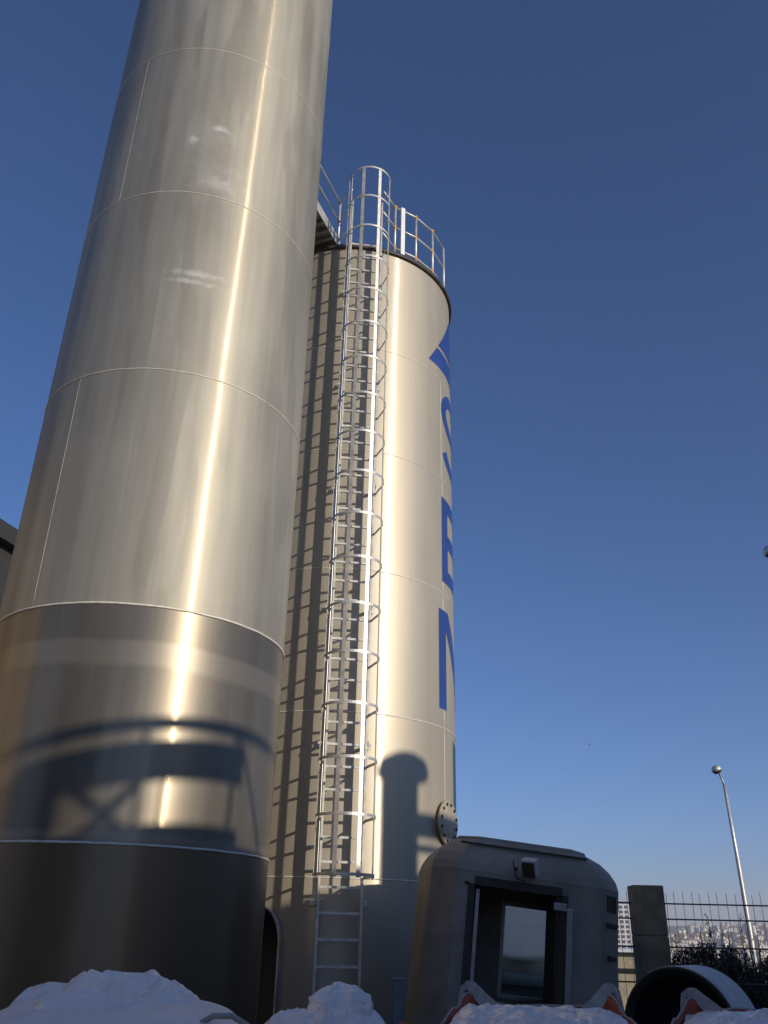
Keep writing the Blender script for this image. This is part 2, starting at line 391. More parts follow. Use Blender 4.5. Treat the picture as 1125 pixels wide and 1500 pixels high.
# lettering, wrapped on the shell
class Letter:
    def __init__(s): s.mb = MB(); s.k = 0
    def quad(s, c, nu=10, nv=4):
        s.k += 1; rr = R2 + .0036 + .0006*s.k
        (u0,z0),(u1,z1),(u2,z2),(u3,z3) = c
        def fn(i, j):
            ua, za = u0+(u1-u0)*i, z0+(z1-z0)*i; ub, zb = u3+(u2-u3)*i, z3+(z2-z3)*i
            u, z = ua+(ub-ua)*j, za+(zb-za)*j
            return Vector((rr*math.sin(u/R2), -rr*math.cos(u/R2), z))
        s.mb.grid(fn, nu, nv); return s
    def band(s, pts, wd):
        s.k += 1; rr = R2 + .0036 + .0006*s.k; vs = []
        for i, p in enumerate(pts):
            t = Vector(pts[min(i+1, len(pts)-1)]) - Vector(pts[max(i-1, 0)]); t.normalize(); nrm = Vector((-t.y, t.x))
            row = []
            for q in (-.5, -.17, .17, .5):
                u, z = Vector(p) + nrm*wd*q
                row.append(s.mb.bm.verts.new((rr*math.sin(u/R2), -rr*math.cos(u/R2), z)))
            vs.append(row)
        for a, c in zip(vs, vs[1:]):
            for j in range(3): s.mb.face([a[j], a[j+1], c[j+1], c[j]], 0, True)
        return s
    def done(s, name): 
        bmesh.ops.recalc_face_normals(s.mb.bm, faces=s.mb.bm.faces[:])
        return s.mb.build(name, M_BLUE, s2)
UC = R2*R_(79)
lg = Letter(); half = UC - R2*R_(48.6); sl_ = 1.50
lg.quad([(UC-half, 10.33), (UC+half, 10.33), (UC+half-.38/sl_, 10.71), (UC-half+.38/sl_, 10.71)], 30)
lg.quad([(UC-half+.45/sl_, 10.78), (UC+half-.45/sl_, 10.78), (UC+.01, 10.33+half*sl_), (UC-.01, 10.33+half*sl_)], 30, 12); lg.done('logo')
def spts(cu, z0, h, wd):
    r = h/4; a_ = wd/2; pts = []
    for k in range(0, 27):
        t = R_(20 + 250*k/26); pts.append((cu + a_*math.cos(t), z0+h-r + r*math.sin(t)))
    for k in range(0, 27):
        t = R_(90 - 250*k/26); pts.append((cu + a_*math.cos(t), z0+r + r*math.sin(t)))
    return pts
S = Letter(); S.band(spts(UC, 8.53, 1.36, .92), .22); S.done('letter')
E_ = Letter(); u0 = R2*R_(60.5); u1 = 2*UC-u0
E_.quad([(u0, 6.42), (u0+.24, 6.42), (u0+.24, 7.87), (u0, 7.87)], 4)
for z0 in (6.42, 7.03, 7.64): E_.quad([(u0+.24, z0), (u1, z0), (u1, z0+.23), (u0+.24, z0+.23)], 12)
E_.done('letter')
N_ = Letter(); u0 = R2*R_(56.6); u1 = 2*UC-u0
N_.quad([(u0, 4.46), (u0+.235, 4.46), (u0+.235, 5.95), (u0, 5.95)], 4)
N_.quad([(u1-.235, 4.46), (u1, 4.46), (u1, 5.95), (u1-.235, 5.95)], 4)
N_.quad([(u1-.33, 4.46), (u1-.03, 4.46), (u0+.33, 5.95), (u0+.03, 5.95)], 14, 14); N_.done('letter')
# blind flange on a stub
af = 61.0; fz = 2.93
nrm = Vector((math.sin(R_(af)), -math.cos(R_(af)), 0)); m3 = nrm.to_track_quat('Z', 'Y').to_matrix()
fp = nrm*(R2-.05) + Vector((0,0,fz))
mb = MB(); mb.lathe([(.22, 0), (.22, .08)], 40, fp, m3); nz = mb.build('nozzle', M_S2, s2)
mb = MB(); mb.lathe([(.21, .08), (.285, .08), (.29, .084), (.29, .108), (.285, .112), (0, .112)], 48, fp, m3); fl = mb.build('flange', simple('flange_steel', (.42,.375,.30), .5, .3, .12, 6, .1), s2)
for k in range(12):
    a = 2*math.pi*(k+.5)/12
    p = fp + m3 @ Vector((.24*math.cos(a), .24*math.sin(a), .111))
    MB().lathe([(.021, 0), (.021, .014), (0, .014)], 8, p, m3, smooth=False).build('bolt', M_BLACK, fl)

# ------------------------------------------------------------------ caged ladder
LA = 6.9
ln_ = Vector((math.sin(R_(LA)), -math.cos(R_(LA)), 0)); lt = Vector((math.cos(R_(LA)), math.sin(R_(LA)), 0))   # outward, to the right
ladder = empty('caged_ladder', C2 + ln_*(R2+.22), 'tall galvanised ladder with safety cage fixed up the front of the beige silo', 'ladder')
HW = .255
Zv = Vector((0,0,1))
for s in (-1, 1):
    MB().bar(lt*(s*HW) + Zv*.35, lt*(s*HW) + Zv*13.0, .028, .105, lt).build('stringer', M_GALV, ladder)
z = .675; k = 0
while z < 12.25:
    MB().bar(lt*(-HW+.014) + Zv*z, lt*(HW-.014) + Zv*z, .028, .03, Zv).build('rung', M_GALV, ladder); z += .277
CR = .355; cc = ln_*(.37)
def hoop_pts(zz, n=28):
    pts = [lt*(-HW-.016) + Zv*zz]
    for k in range(n+1):
        t = R_(-195 + 210*k/n)      # from left-back round the front to right-back
        pts.append(cc + lt*(CR*math.cos(R_(180)-R_(0)) * 0) + lt*(CR*math.cos(t)) + ln_*(-CR*math.sin(t)) + Zv*zz)
    pts.append(lt*(HW+.016) + Zv*zz)
    return pts
def strip(pts, h, th):
    mb = MB(); P = [Vector(p) for p in pts]; rows = []
    for i, p in enumerate(P):
        t = P[min(i+1, len(P)-1)] - P[max(i-1, 0)]; t.z = 0; t.normalize(); nn = Vector((t.y, -t.x, 0))
        rows.append([mb.bm.verts.new(p + nn*a + Zv*c) for a, c in ((-th/2,-h/2),(th/2,-h/2),(th/2,h/2),(-th/2,h/2))])
    for a, c in zip(rows, rows[1:]):
        for j in range(4): mb.face([a[j], a[(j+1)%4], c[(j+1)%4], c[j]], 0, False)
    mb.face(rows[0]); mb.face(rows[-1][::-1])
    bmesh.ops.recalc_face_normals(mb.bm, faces=mb.bm.faces[:])
    return mb
for i in range(18):
    strip(hoop_pts(2.17 + .642*i), .034, .006).build('cage_hoop', M_GALV, ladder)
for a in (-98, -68, -23, 23, 68, 98):
    d = lt*math.sin(R_(a)) + ln_*math.cos(R_(a)); p = cc + d*(CR-.008); sd = lt*math.cos(R_(a)) - ln_*math.sin(R_(a))
    MB().bar(p + Zv*2.14, p + Zv*13.11, .052, .006, sd).build('cage_bar', M_GALV, ladder)
for z in (1.9, 3.75, 5.6, 7.45, 9.3, 11.15):
    for s in (-1, 1):
        mb = MB(); q = lt*(s*(HW+.03)) + Zv*z
        mb.bar(q + ln_*.04, q - ln_*(.19 if s < 0 else .21), .05, .008, Zv)
        mb.box(q - ln_*.205 + lt*(s*.03), (.055, .012, .07), Matrix((lt, ln_, Zv)).transposed())
        mb.build('wall_bracket', M_GALV, ladder)

# ------------------------------------------------------------------ guard rails and walkway on the roofs
def rail_thing(name, posts, label, kindpost, h=1.16, rails=(1.14, .66, .18), clamps=(), extra=None, base=ZR+.02):
    root = empty(name, Vector((posts[0][0], posts[0][1], base)), label, 'railing')
    o = Vector((posts[0][0], posts[0][1], 0)); P = [Vector((p[0], p[1], 0)) - o for p in posts]
    for i, p in enumerate(P):
        MB().tube([p, p + Zv*h], .021, 10).build('post', M_GALV, root)
        for rz in rails:
            if i in clamps: MB().lathe([(.027, -.03), (.027, .03), (0, .03)], 10, p + Zv*rz).build('clamp', M_ORANGE, root)
    for rz in rails:
        MB().tube([p + Zv*rz + Vector((0,0,.001)) for p in P], .017, 10).build('rail', M_GALV, root)
    return root
def rimpt(a, r=R2-.03): return (C2.x + r*math.sin(R_(a)), C2.y - r*math.cos(R_(a)))
rr = rail_thing('guard_rail', [rimpt(a) for a in (24.5, 39, 54, 70.5)], 'galvanised guard rail with orange clamps on the right edge of the beige silo roof', 0, clamps=(0, 1, 2))
lq = C2 + ln_*(R2+.22) + lt*(HW+.02) - Vector((*rimpt(24.5), 0))
for rz in (1.14, .66, .18): MB().tube([Vector((0,0,rz)), Vector((lq.x, lq.y, rz))], .016, 8).build('rail', M_GALV, rr)
p = Vector((*rimpt(29.5), 0)) - Vector((*rimpt(24.5), 0))
MB().box(p + Zv*.58, (.075, .03, 1.22), Matrix.Rotation(R_(27), 3, 'Z')).build('end_plate', M_WHITE, rr)
MB().bar(p + Vector((.03,.02,.0)), p + Vector((.33,.28,.02)), .12, .02).build('toe_plate', M_WHITE, rr)
# walkway from the far silo roof towards the near silo
W0 = polar(-4.43, 11.42); W1 = polar(-8.6, 9.92); wd = (W1 - W0).normalized(); wl = Vector((wd.y, -wd.x, 0))
if wl.x > 0: wl = -wl
wk = empty('roof_walkway', W0 + Zv*(ZR+.10), 'grated walkway bridging high up between the two silo tops', 'walkway')
Lw = (W1-W0).length
mb = MB(); mx3 = Matrix((wd, wl, Zv)).transposed()
mb.box(wd*(Lw/2) + wl*.5 + Zv*.03, (Lw, .96, .03), mx3)
for k in range(9): mb.box(wd*(.1+k*Lw/9) + wl*.5 - Zv*.02, (.05, .95, .06), mx3)
mb.build('deck', M_GALV_D, wk)
for s in (0, 1): MB().box(wd*(Lw/2) + wl*(.0+s) + Zv*.07, (Lw, .012, .2), mx3).build('toe_board', M_GALV, wk)
for s in (0.02, .98):
    for t in (0.03, Lw-.05):
        p = wd*t + wl*s
        MB().tube([p + Zv*.0, p + Zv*1.05], .021, 10).build('post', M_GALV, wk)
        for rz in (1.02, .56): MB().lathe([(.026, -.025), (.026, .025), (0, .025)], 10, p + Zv*rz).build('clamp', M_ORANGE, wk)
    for rz in (1.02, .56):
        MB().tube([wd*.0 + wl*s + Zv*rz, wd*Lw + wl*s + Zv*rz], .017, 10).build('rail', M_GALV, wk)
a_ = lt*(-HW-.02) + C2 + ln_*(R2+.22) - W0
for rz in (1.02, .56, .12):
    MB().tube([wd*.03 + wl*.02 + Zv*rz, Vector((a_.x, a_.y, rz))], .015, 8).build('rail', M_GALV, wk)

# ------------------------------------------------------------------ factory block behind the photographer (its shadow falls on everything low)
FW = 4.0
fb = empty('factory_building', SUNH*FW, 'grey factory block across the yard whose roof shades the silo bottoms', 'building')
fm = Matrix((ULAT, SUNH, Zv)).transposed()
def fbox(name, u0, u1, w0, w1, z0, z1, mat=M_FACT, parent=fb):
    return MB().box(fm @ Vector(((u0+u1)/2, (w0+w1)/2, (z0+z1)/2)), (u1-u0, w1-w0, z1-z0), fm).build(name, mat, parent)
fbox('wall', 1.2, 6.2, 0, 9, -.0, 5.33); fbox('wall', 6.2, 26, 0.004, 9, -.0, 5.62)
MB().box(Vector((-9, -8.6, 4.6)) - SUNH*FW, (11, 5, 9.2)).build('wing', M_FACT, fb)
fbox('stair_block', 1.2, 3.42, .1, 2.2, 5.33, 6.0)
def fpt(u, z, wv=.1): return fm @ Vector((u, wv, z))
mb = MB(); mb.bar(fpt(2.2, 6.24), fpt(5.6, 6.30), .10, .06); mb.build('walkway_rail', M_GALV_D, fb)
mb = MB()
mb.bar(fpt(3.2, 5.93), fpt(4.86, 6.0), .25, .3)
mb.build('roof_duct', M_GALV_D, fb)
mb = MB()
for u in (3.9, 4.75): mb.bar(fpt(u, 6.0), fpt(u, 6.26), .045, .045, ULAT)
for u in (3.9, 4.08, 4.74): mb.bar(fpt(u, 5.33), fpt(u, 5.9), .045, .045, ULAT)
mb.bar(fpt(3.45, 5.82), fpt(3.88, 5.36), .07, .05, ULAT); mb.bar(fpt(3.5, 5.36, .16), fpt(3.9, 5.82, .16), .07, .05, ULAT)
mb.bar(fpt(4.8, 6.24), fpt(5.25, 5.33), .04, .04, ULAT)
mb.build('duct_frame', M_GALV_D, fb)
fbox('kerb', 3.3, 4.86, .05, .5, 5.33, 5.45, M_CHAR)
vp = MB().lathe([(.285, 5.6), (.285, 7.1)], 32, fpt(8.53, 0, .5)).build('vent_pipe', M_GALV_D, fb)
MB().lathe([(.30, 7.07), (.40, 7.08), (.42, 7.15), (.37, 7.26), (.22, 7.33), (0, 7.35)], 32, fpt(8.6, 0, .5)).build('vent_cap', M_GALV_D, vp)
mb = MB(); mb.bar(fpt(8.8, 6.36), fpt(9.9, 6.36), .28, .1); mb.bar(fpt(8.8, 6.08), fpt(9.9, 6.08), .08, .08); mb.build('side_duct', M_GALV_D, fb)
fbox('parapet', 8.8, 14, .03, .3, 5.62, 5.76)
MB().lathe([(.22, 5.6), (.22, 7.74), (0, 7.74)], 24, fpt(10.0, 0, .5)).build('flue', M_GALV_D, fb)

# ------------------------------------------------------------------ tan works building at the left edge
T0 = Vector((-8.05, 17.2, 0)); td = Vector((-.275, -.962, 0)); tn = Vector((.962, -.275, 0)); tm = Matrix((td, tn, Zv)).transposed()
tb = empty('works_building', T0, 'works building with its shaded end painted dark, just showing at the left edge behind the near silo', 'building')
def tbox(name, a0, a1, n0, n1, z0, z1, mat):
    return MB().box(tm @ Vector(((a0+a1)/2, (n0+n1)/2, (z0+z1)/2)), (a1-a0, n1-n0, z1-z0), tm).build(name, mat, tb)
tbox('end_wall', -3, 4.5, -7, 0, -.0, 8.85, M_CHAR)  # dark colour stands in for the near silo's shadow on this wall
tbox('wall', 4.5, 13.5, -7, -.01, -.0, 8.85, M_TAN)
tbox('eave', -3.1, 13.6, -7.1, .25, 8.85, 9.22, M_CHAR)
for k in range(2):
    tbox('window', 6.5+k*3.6, 8.3+k*3.6, -.02, .03, 5.2, 6.6, M_CHAR)

# ------------------------------------------------------------------ tilted cabin
cab_o = polar(9.2, 9.35)
cabin = empty('cabin', cab_o, 'grey moulded cabin leaning to one side with an open doorway beside the beige silo', 'cabin')
YAW, TILT = 13.0, 6.0
# local frame: x right, y away, z up;  lean about the view direction at eye height
Rm = Matrix.Rotation(R_(-9.2 + YAW), 4, 'Z') @ Matrix.Translation((0,0,1.6)) @ Matrix.Rotation(R_(TILT), 4, 'Y') @ Matrix.Translation((0,0,-1.6))
cabin.matrix_world = Matrix.Translation(cab_o) @ Rm
XL, XR, YB, CH = -.97, .95, 1.6, .22
def outline(ins, z, ch=CH):
    x0, x1, y0, y1 = XL+ins, XR-ins, ins, YB-ins
    return [Vector(p) for p in ((x0+ch, y0, z), (x1-ch, y0, z), (x1, y0+ch, z), (x1, y1-ch, z), (x1-ch, y1, z), (x0+ch, y1, z), (x0, y1-ch, z), (x0, y0+ch, z))]
mb = MB()
r0 = [mb.bm.verts.new(p) for p in outline(0, -.25)]; r1_ = [mb.bm.verts.new(p) for p in outline(0, 2.11)]
DX0, DX1, DZ = -.56, .31, 1.99
WX0, WX1, WZ0, WZ1 = .05, .60, 1.0, 1.93
def panel_hole(xa, xb, za, zb, hx0, hx1, hz0, hz1, y, rev):
    xs = [xa, hx0, hx1, xb]; zs_ = [za, hz0, hz1, zb]
    for i in range(3):
        for j in range(3):
            if i == 1 and j == 1: continue
            if zs_[j+1]-zs_[j] < 1e-5: continue
            q = [mb.bm.verts.new((xs[a], y, zs_[c])) for a, c in ((i,j),(i+1,j),(i+1,j+1),(i,j+1))]
            mb.face(q[::-1] if rev else q)
for i in range(8):
    if i in (0, 4): continue
    mb.face([r0[i], r0[(i+1)%8], r1_[(i+1)%8], r1_[i]])
panel_hole(XL+CH, XR-CH, -.25, 2.11, DX0, DX1, -.25, DZ, 0, False)
panel_hole(XL+CH, XR-CH, -.25, 2.11, WX0, WX1, WZ0, WZ1, YB, True)
bmesh.ops.remove_doubles(mb.bm, verts=mb.bm.verts[:], dist=1e-4)
body = mb.build('body', M_CABIN, cabin)
so_ = body.modifiers.new('t', 'SOLIDIFY'); so_.thickness = .045; so_.offset = -1
bv = body.modifiers.new('b', 'BEVEL'); bv.width = .05; bv.segments = 4; bv.limit_method = 'ANGLE'; bv.angle_limit = R_(25)
mb = MB()
rs = [[mb.bm.verts.new(p) for p in outline(i_, z_, c_)] for i_, z_, c_ in ((-.004, 2.10, CH), (.018, 2.19, CH), (.07, 2.28, CH), (.15, 2.365, CH), (.25, 2.425, CH*.95), (.27, 2.43, CH*.9), (.285, 2.465, CH*.85), (.5, 2.49, CH*.5))]
for a, c in zip(rs, rs[1:]):
    for i in range(8): mb.face([a[i], a[(i+1)%8], c[(i+1)%8], c[i]])
mb.face(rs[-1]); mb.face(rs[0][::-1])
for f in mb.bm.faces: f.smooth = False
roof = mb.build('roof', M_CABIN, cabin)
bv = roof.modifiers.new('b', 'BEVEL'); bv.width = .035; bv.segments = 4; bv.limit_method = 'ANGLE'; bv.angle_limit = R_(12)
# door frame, seal, door leaf swung in
mb = MB()
for x in (DX0-.03, DX1+.03): mb.box((x, -.012, .87), (.06, .03, 2.24))
mb.box(((DX0+DX1)/2, -.012, DZ+.03), (DX1-DX0, .03, .08)); mb.build('door_seal', M_CABIN_D, cabin)
mb = MB(); mb.box((DX0+.05, .10, .85), (.035, .05, 2.2)); mb.build('door_jamb', M_ALU, cabin)
dl = MB(); dl.box((DX1-.02, .22, .84), (.05, .40, 2.26)); dleaf = dl.build('door_leaf', M_CABIN_D, cabin)
mb = MB(); mb.box((DX1+.075, -.035, .83), (.06, .045, 2.1), bevel=.006); mb.box((DX1-.02, -.03, 1.885), (.13, .04, .07), bevel=.006); mb.build('door_edge', M_ALU, cabin)
# rear window
mb = MB()
for x in (WX0, WX1): mb.box((x, YB-.03, (WZ0+WZ1)/2), (.04, .08, WZ1-WZ0+.04))
for z in (WZ0, WZ1): mb.box(((WX0+WX1)/2, YB-.03, z), (WX1-WX0-.04, .08, .04))
win = mb.build('window', M_ALU, cabin)
mgl, nt, b = new_mat('window_glass'); b.inputs['Base Color'].default_value = (.8,.85,.85,1); b.inputs['Roughness'].default_value = .03; b.inputs['Transmission Weight'].default_value = 1.0; b.inputs['IOR'].default_value = 1.01
MB().box(((WX0+WX1)/2, YB-.03, (WZ0+WZ1)/2), (WX1-WX0-.045, .006, WZ1-WZ0-.045)).build('pane', mgl, win)
# vents / rain gutter on the right side
ch3 = Matrix.Rotation(R_(45), 3, 'Z'); cpt = Vector((XR-CH/2, CH/2, 0)); cn = Vector((.7071, -.7071, 0))
for z_, l_ in ((1.79, .20), (1.50, .14)): MB().box(cpt + cn*.012 + Vector((0,0,z_)), (l_, .03, .035), ch3, bevel=.004).build('hinge_strip', M_CABIN_D, cabin)
for k in range(4): MB().box(cpt + cn*.006 + Vector((.7071,.7071,0))*(-.075+.05*k) + Vector((0,0,1.98)), (.014, .014, .15), ch3).build('vent_louvre', M_CABIN_D, cabin)
MB().box((-.06, .125, 2.372), (1.30, .02, .022), bevel=.004).build('roof_lip', M_CABIN_D, cabin)
# flood lamp over the door
FLm = Matrix.Rotation(R_(-34), 3, 'Z') @ Matrix.Rotation(R_(24), 3, 'X')
fl0 = Vector((-.05, -.15, 2.19))
mb = MB(); mb.box(fl0, (.15, .11, .17), FLm, bevel=.012); lamp = mb.build('flood_lamp', simple('pale_lamp_casing', (.55,.52,.47), .5, .1, .1, 8, .05), cabin)
MB().box(fl0 + FLm @ Vector((0, -.0575, -.005)), (.125, .006, .14), FLm).build('lamp_glass', M_CABIN_D, lamp)
mb = MB(); mb.bar((-.17, -.003, 2.17), (-.17, -.13, 2.17), .03, .012); mb.bar((.03, -.003, 2.17), (.03, -.13, 2.17), .03, .012)
mb.tube([(-.19, -.01, 2.25), (-.20, -.07, 2.2), (-.17, -.13, 2.08), (-.10, -.15, 2.06)], .008, 6); mb.build('lamp_bracket', M_CABIN_D, lamp)
mb = MB(); mb.box((XL+.33, -.012, 1.99), (.035, .022, .022)); mb.build('door_stop', M_BLACK, cabin)

# sheeted stack made up to give the cabin window a pale view
pt = polar(9.6, 12.9)
tk = empty('window_view_stack', pt, 'made-up pale sheet over a teal stack, filling the cabin window view', 'tarpaulin', rot=(0,0,R_(-9.6)))
def sheet(x0, x1, prof, amp, sd):
    P = [Vector((0, y, z)) for y, z in prof]
    def fn(u, v):
        f = v*(len(P)-1); i = min(int(f), len(P)-2); p = P[i].lerp(P[i+1], f-i); x = x0+(x1-x0)*u
        return Vector((x, p.y + amp*noise.noise(Vector((x*2.2, f*1.3, sd))), p.z + (x-x0)*-.06 + amp*noise.noise(Vector((x*1.6, f*1.1, sd+5)))))
    return MB().grid(fn, 50, 40)
o = sheet(-1.0, 1.0, [(.55,0),(-.42,1.34),(-.42,1.42),(-.05,1.75),(.4,2.15),(.9,2.2),(1.2,1.5)], .035, 2.0).build('sheet', simple('pale_sheet', (.72,.70,.60), .5, 0, .08, 4, .1), tk); o.modifiers.new('t','SOLIDIFY').thickness = .01  # front sloped towards the sky to brighten the window view
MB().box((0, .12, .60), (1.9, .9, 1.16), Matrix.Rotation(R_(2), 3, 'Y'), bevel=.05).build('stack', M_TEAL, tk)
MB().box((0, -.40, 1.08), (1.8, .16, .15), Matrix.Rotation(R_(3), 3, 'Y'), bevel=.06).build('roll', M_TEAL, tk)
# grey-green steel post by the silo
pb = empty('steel_post', polar(1.49, 9.0), 'short grey green square steel post in front of the ladder foot', 'post')
MB().box((0,0,.6), (.105,.105,1.2), bevel=.006).build('shaft', M_POST, pb); MB().box((0,0,1.21), (.118,.118,.02), bevel=.004).build('cap', M_POST, pb)

# ------------------------------------------------------------------ fence
PY = 13.45
fp0 = polar(16.12, 14.0)
pil = MB(); pm = Matrix.Rotation(R_(-3), 3, 'Z')
for z0, z1 in ((0, 1.62), (1.63, 2.275)): pil.box((0,0,(z0+z1)/2), (.43, .40, z1-z0), pm, bevel=.018)
pil.box((0,0,1.1), (.40,.37,2.1), pm)
tag(pil.build('concrete_pillar', M_CONC, loc=fp0), 'stained concrete fence pillar standing between the cabin and the bushes', 'pillar')
def fence(x0, x1, y, label, seed):
    root = empty('mesh_fence', Vector((x0, y, 0)), label, 'fence'); Lf = x1-x0; r = random.Random(seed)
    for z in (.25, .68, 1.05, 1.49, 1.845, 2.045):
        MB().tube([(0, 0, z), (Lf*.5, .006, z+.004), (Lf, 0, z)], .010, 6).build('rail', M_WIRE, root)
    mb = MB(); x = .06
    while x < Lf:
        t = 2.20 + r.uniform(-.02, .02); j = r.uniform(-.012, .012)
        mb.tube([(x, -.012, .1), (x+j*.3, -.012, 1.2), (x+j, -.012, t)], .0036, 5); x += .124
    mb.build('wire_mesh', M_WIRE, root)
    return root
fence(fp0.x+.22, fp0.x+4.6, PY, 'dark wire mesh fence with spiked top running right from the concrete pillar', 1)
fence(fp0.x-1.7, fp0.x-.22, PY, 'short run of dark wire mesh fence between cabin and concrete pillar', 2)

# ------------------------------------------------------------------ bushes behind the fence
def bush(loc, W, D, H, seed, label, sprigs, nleaf):
    r = random.Random(seed); root = empty('bush', loc, label, 'bush')
    tw = MB(); lf = MB()
    def leaf(p, s):
        n = Vector((r.gauss(0,1), r.gauss(0,1), r.gauss(.3,1))).normalized(); u = n.orthogonal().normalized(); v = n.cross(u)
        a = r.uniform(0, 6.28); u, v = u*math.cos(a)+v*math.sin(a), v*math.cos(a)-u*math.sin(a)
        vs = [lf.bm.verts.new(p + q) for q in (-u*s, v*s*.45+n*s*.1, u*s, -v*s*.45+n*s*.1)]; lf.face(vs)
    for k in range(26):
        a = r.uniform(0, 6.28); q = math.sqrt(r.random()); e = Vector((math.cos(a)*q*W, math.sin(a)*q*D, H*(.55+.4*r.random())))
        tw.tube([(e.x*.25, e.y*.25, 0), (e.x*.6, e.y*.6, e.z*.6), e], [.02, .012, .005], 5)
    for k in range(nleaf):
        while True:
            p = Vector((r.uniform(-1,1), r.uniform(-1,1), r.uniform(0,1)))
            rad = math.hypot(p.x, p.y); lim = (1 - p.z**4)**.5 if p.z < 1 else 0
            lim *= .8 + .35*noise.noise(Vector((p.x*2.2+seed, p.y*2.2, p.z*2.5)))
            if rad < lim and noise.noise(Vector((p.x*W*5, p.y*D*5+seed, p.z*H*5))) > -.25: break
        leaf(Vector((p.x*W, p.y*D, p.z*H)), r.uniform(.014, .034))
    for (sx, sh) in sprigs:
        x0 = sx + r.uniform(-.05, .05); p = Vector((x0, r.uniform(-.3,.3)*D, H*.45)); top = Vector((x0 + r.uniform(-.08,.08), p.y, sh)); mid = (p+top)/2 + Vector((r.uniform(-.05,.05),0,0))
        tw.tube([p, mid, top], [.012, .008, .004], 5)
        for t in range(15):
            f = r.uniform(.25, 1); q = p.lerp(mid, f*2) if f < .5 else mid.lerp(top, f*2-1)
            e = q + Vector((r.uniform(-.11,.11), r.uniform(-.1,.1), r.uniform(.03,.13)))
            tw.tube([q, e], [.004, .002], 4)
            for l in range(5): leaf(q.lerp(e, r.uniform(.3, 1.1)) + Vector((r.uniform(-.02,.02),)*3), r.uniform(.007, .017))
    tw.build('stems', M_TWIG, root); lf.build('foliage', M_LEAF, root)
bush(Vector((5.1, 14.6, 0)), 1.1, .55, 1.56, 11, 'dark dense bush with tall thin sprigs behind the wire fence', [(-.45, 1.62), (-.2, 1.72), (.0, 1.78), (.12, 1.92), (.22, 1.7), (.38, 1.66), (.5, 1.9), (.58, 1.84), (.7, 1.6), (-.65, 1.5), (.02, 1.64)], 34000)
bush(Vector((6.35, 15.0, 0)), .75, .5, 1.44, 23, 'smaller reddish brown bush beyond the fence by the lamp post foot', [(-.2, 1.5), (.05, 1.68), (.2, 1.74), (.4, 1.55), (-.35, 1.45)], 15000)
bush(Vector((4.3, 14.5, 0)), .42, .4, 1.22, 31, 'low scrubby bush just right of the concrete pillar', [(-.2, 1.36), (.05, 1.45), (.2, 1.40), (.3, 1.5)], 9000)

# ------------------------------------------------------------------ lamp posts
def street_lamp(loc, H, lean, label, r0=.095, r1=.045, hd=.155):
    root = empty('street_lamp', loc, label, 'street lamp', 'street lamps beyond the fence')
    mb = MB(); pts = [(lean*t*t, 0, H*t) for t in (0, .25, .5, .75, 1)]
    mb.tube(pts, [r0, r0*.9, r0*.75, r0*.6, r1], 14); mb.build('pole', M_GALV, root)
    mb = MB(); e = Vector((lean, 0, H)); t = e + Vector((-.14, -.05, .42)); mb.tube([e - Zv*.05, e + Vector((-.03,-.01,.14)), t], [.035, .03, .028], 8); mb.build('arm', M_GALV_D, root)
    hm = Matrix.Rotation(R_(-22), 3, 'Y')
    mb = MB(); mb.lathe([(.01, -.07*hd/.2), (hd*.75, -.07*hd/.2), (hd, -.03*hd/.2), (hd*1.02, .02), (hd*.9, .11*hd/.2), (hd*.55, .17*hd/.2), (0, .19*hd/.2)], 24, t + Vector((-.05,0,.06)), hm); hdm = mb.build('lamp_head', M_GALV, root)
    mb = MB(); mb.lathe([(0, -.15*hd/.2), (hd*.6, -.13*hd/.2), (hd*.95, -.045*hd/.2)], 24, t + Vector((-.05,0,.06)), hm); mb.build('lamp_glass', M_CABIN_D, hdm)
    return root
lp = polar(21.62, 30.0); lz = terr(lp.x, lp.y)
street_lamp(Vector((lp.x, lp.y, lz)), 5.93 - lz, -.16, 'tall slim street lamp with round head rising behind the bushes')
lp2 = polar(26.75, 22.0); lz2 = terr(lp2.x, lp2.y)
street_lamp(Vector((lp2.x, lp2.y, lz2)), 9.85 - lz2, 0.0, 'street lamp almost out of view at the right edge of the picture', hd=.2)

# ------------------------------------------------------------------ big pipe section lying in the yard
dc = polar(17.25, 11.4, .665); ax = Vector((math.sin(R_(39)), math.cos(R_(39)), 0)); dm = Matrix((Vector((ax.y, -ax.x, 0)), Zv, ax)).transposed()
if dm.determinant() < 0: dm = Matrix((Vector((-ax.y, ax.x, 0)), Zv, ax)).transposed()
dp = empty('pipe_section', dc, 'short wide pipe section lying on its side with its dark mouth open', 'pipe')
MB().lathe([(.62, .0), (.635, -.015), (.655, -.015), (.66, .01), (.66, .68), (.62, .68)], 96, (0,0,0), dm).build('wall', M_DRUM, dp)
MB().lathe([(.615, .0), (.61, .02), (.61, .66), (0, .66)], 96, (0,0,0), dm).build('shaded_inside', M_DRUMIN, dp)
MB().lathe([(.56, .05), (.575, .012), (.60, .008), (.615, -.02), (.64, -.026), (.654, -.02), (.654, -.012)], 96, (0,0,0), dm).build('lip', M_DRUMLIP, dp)

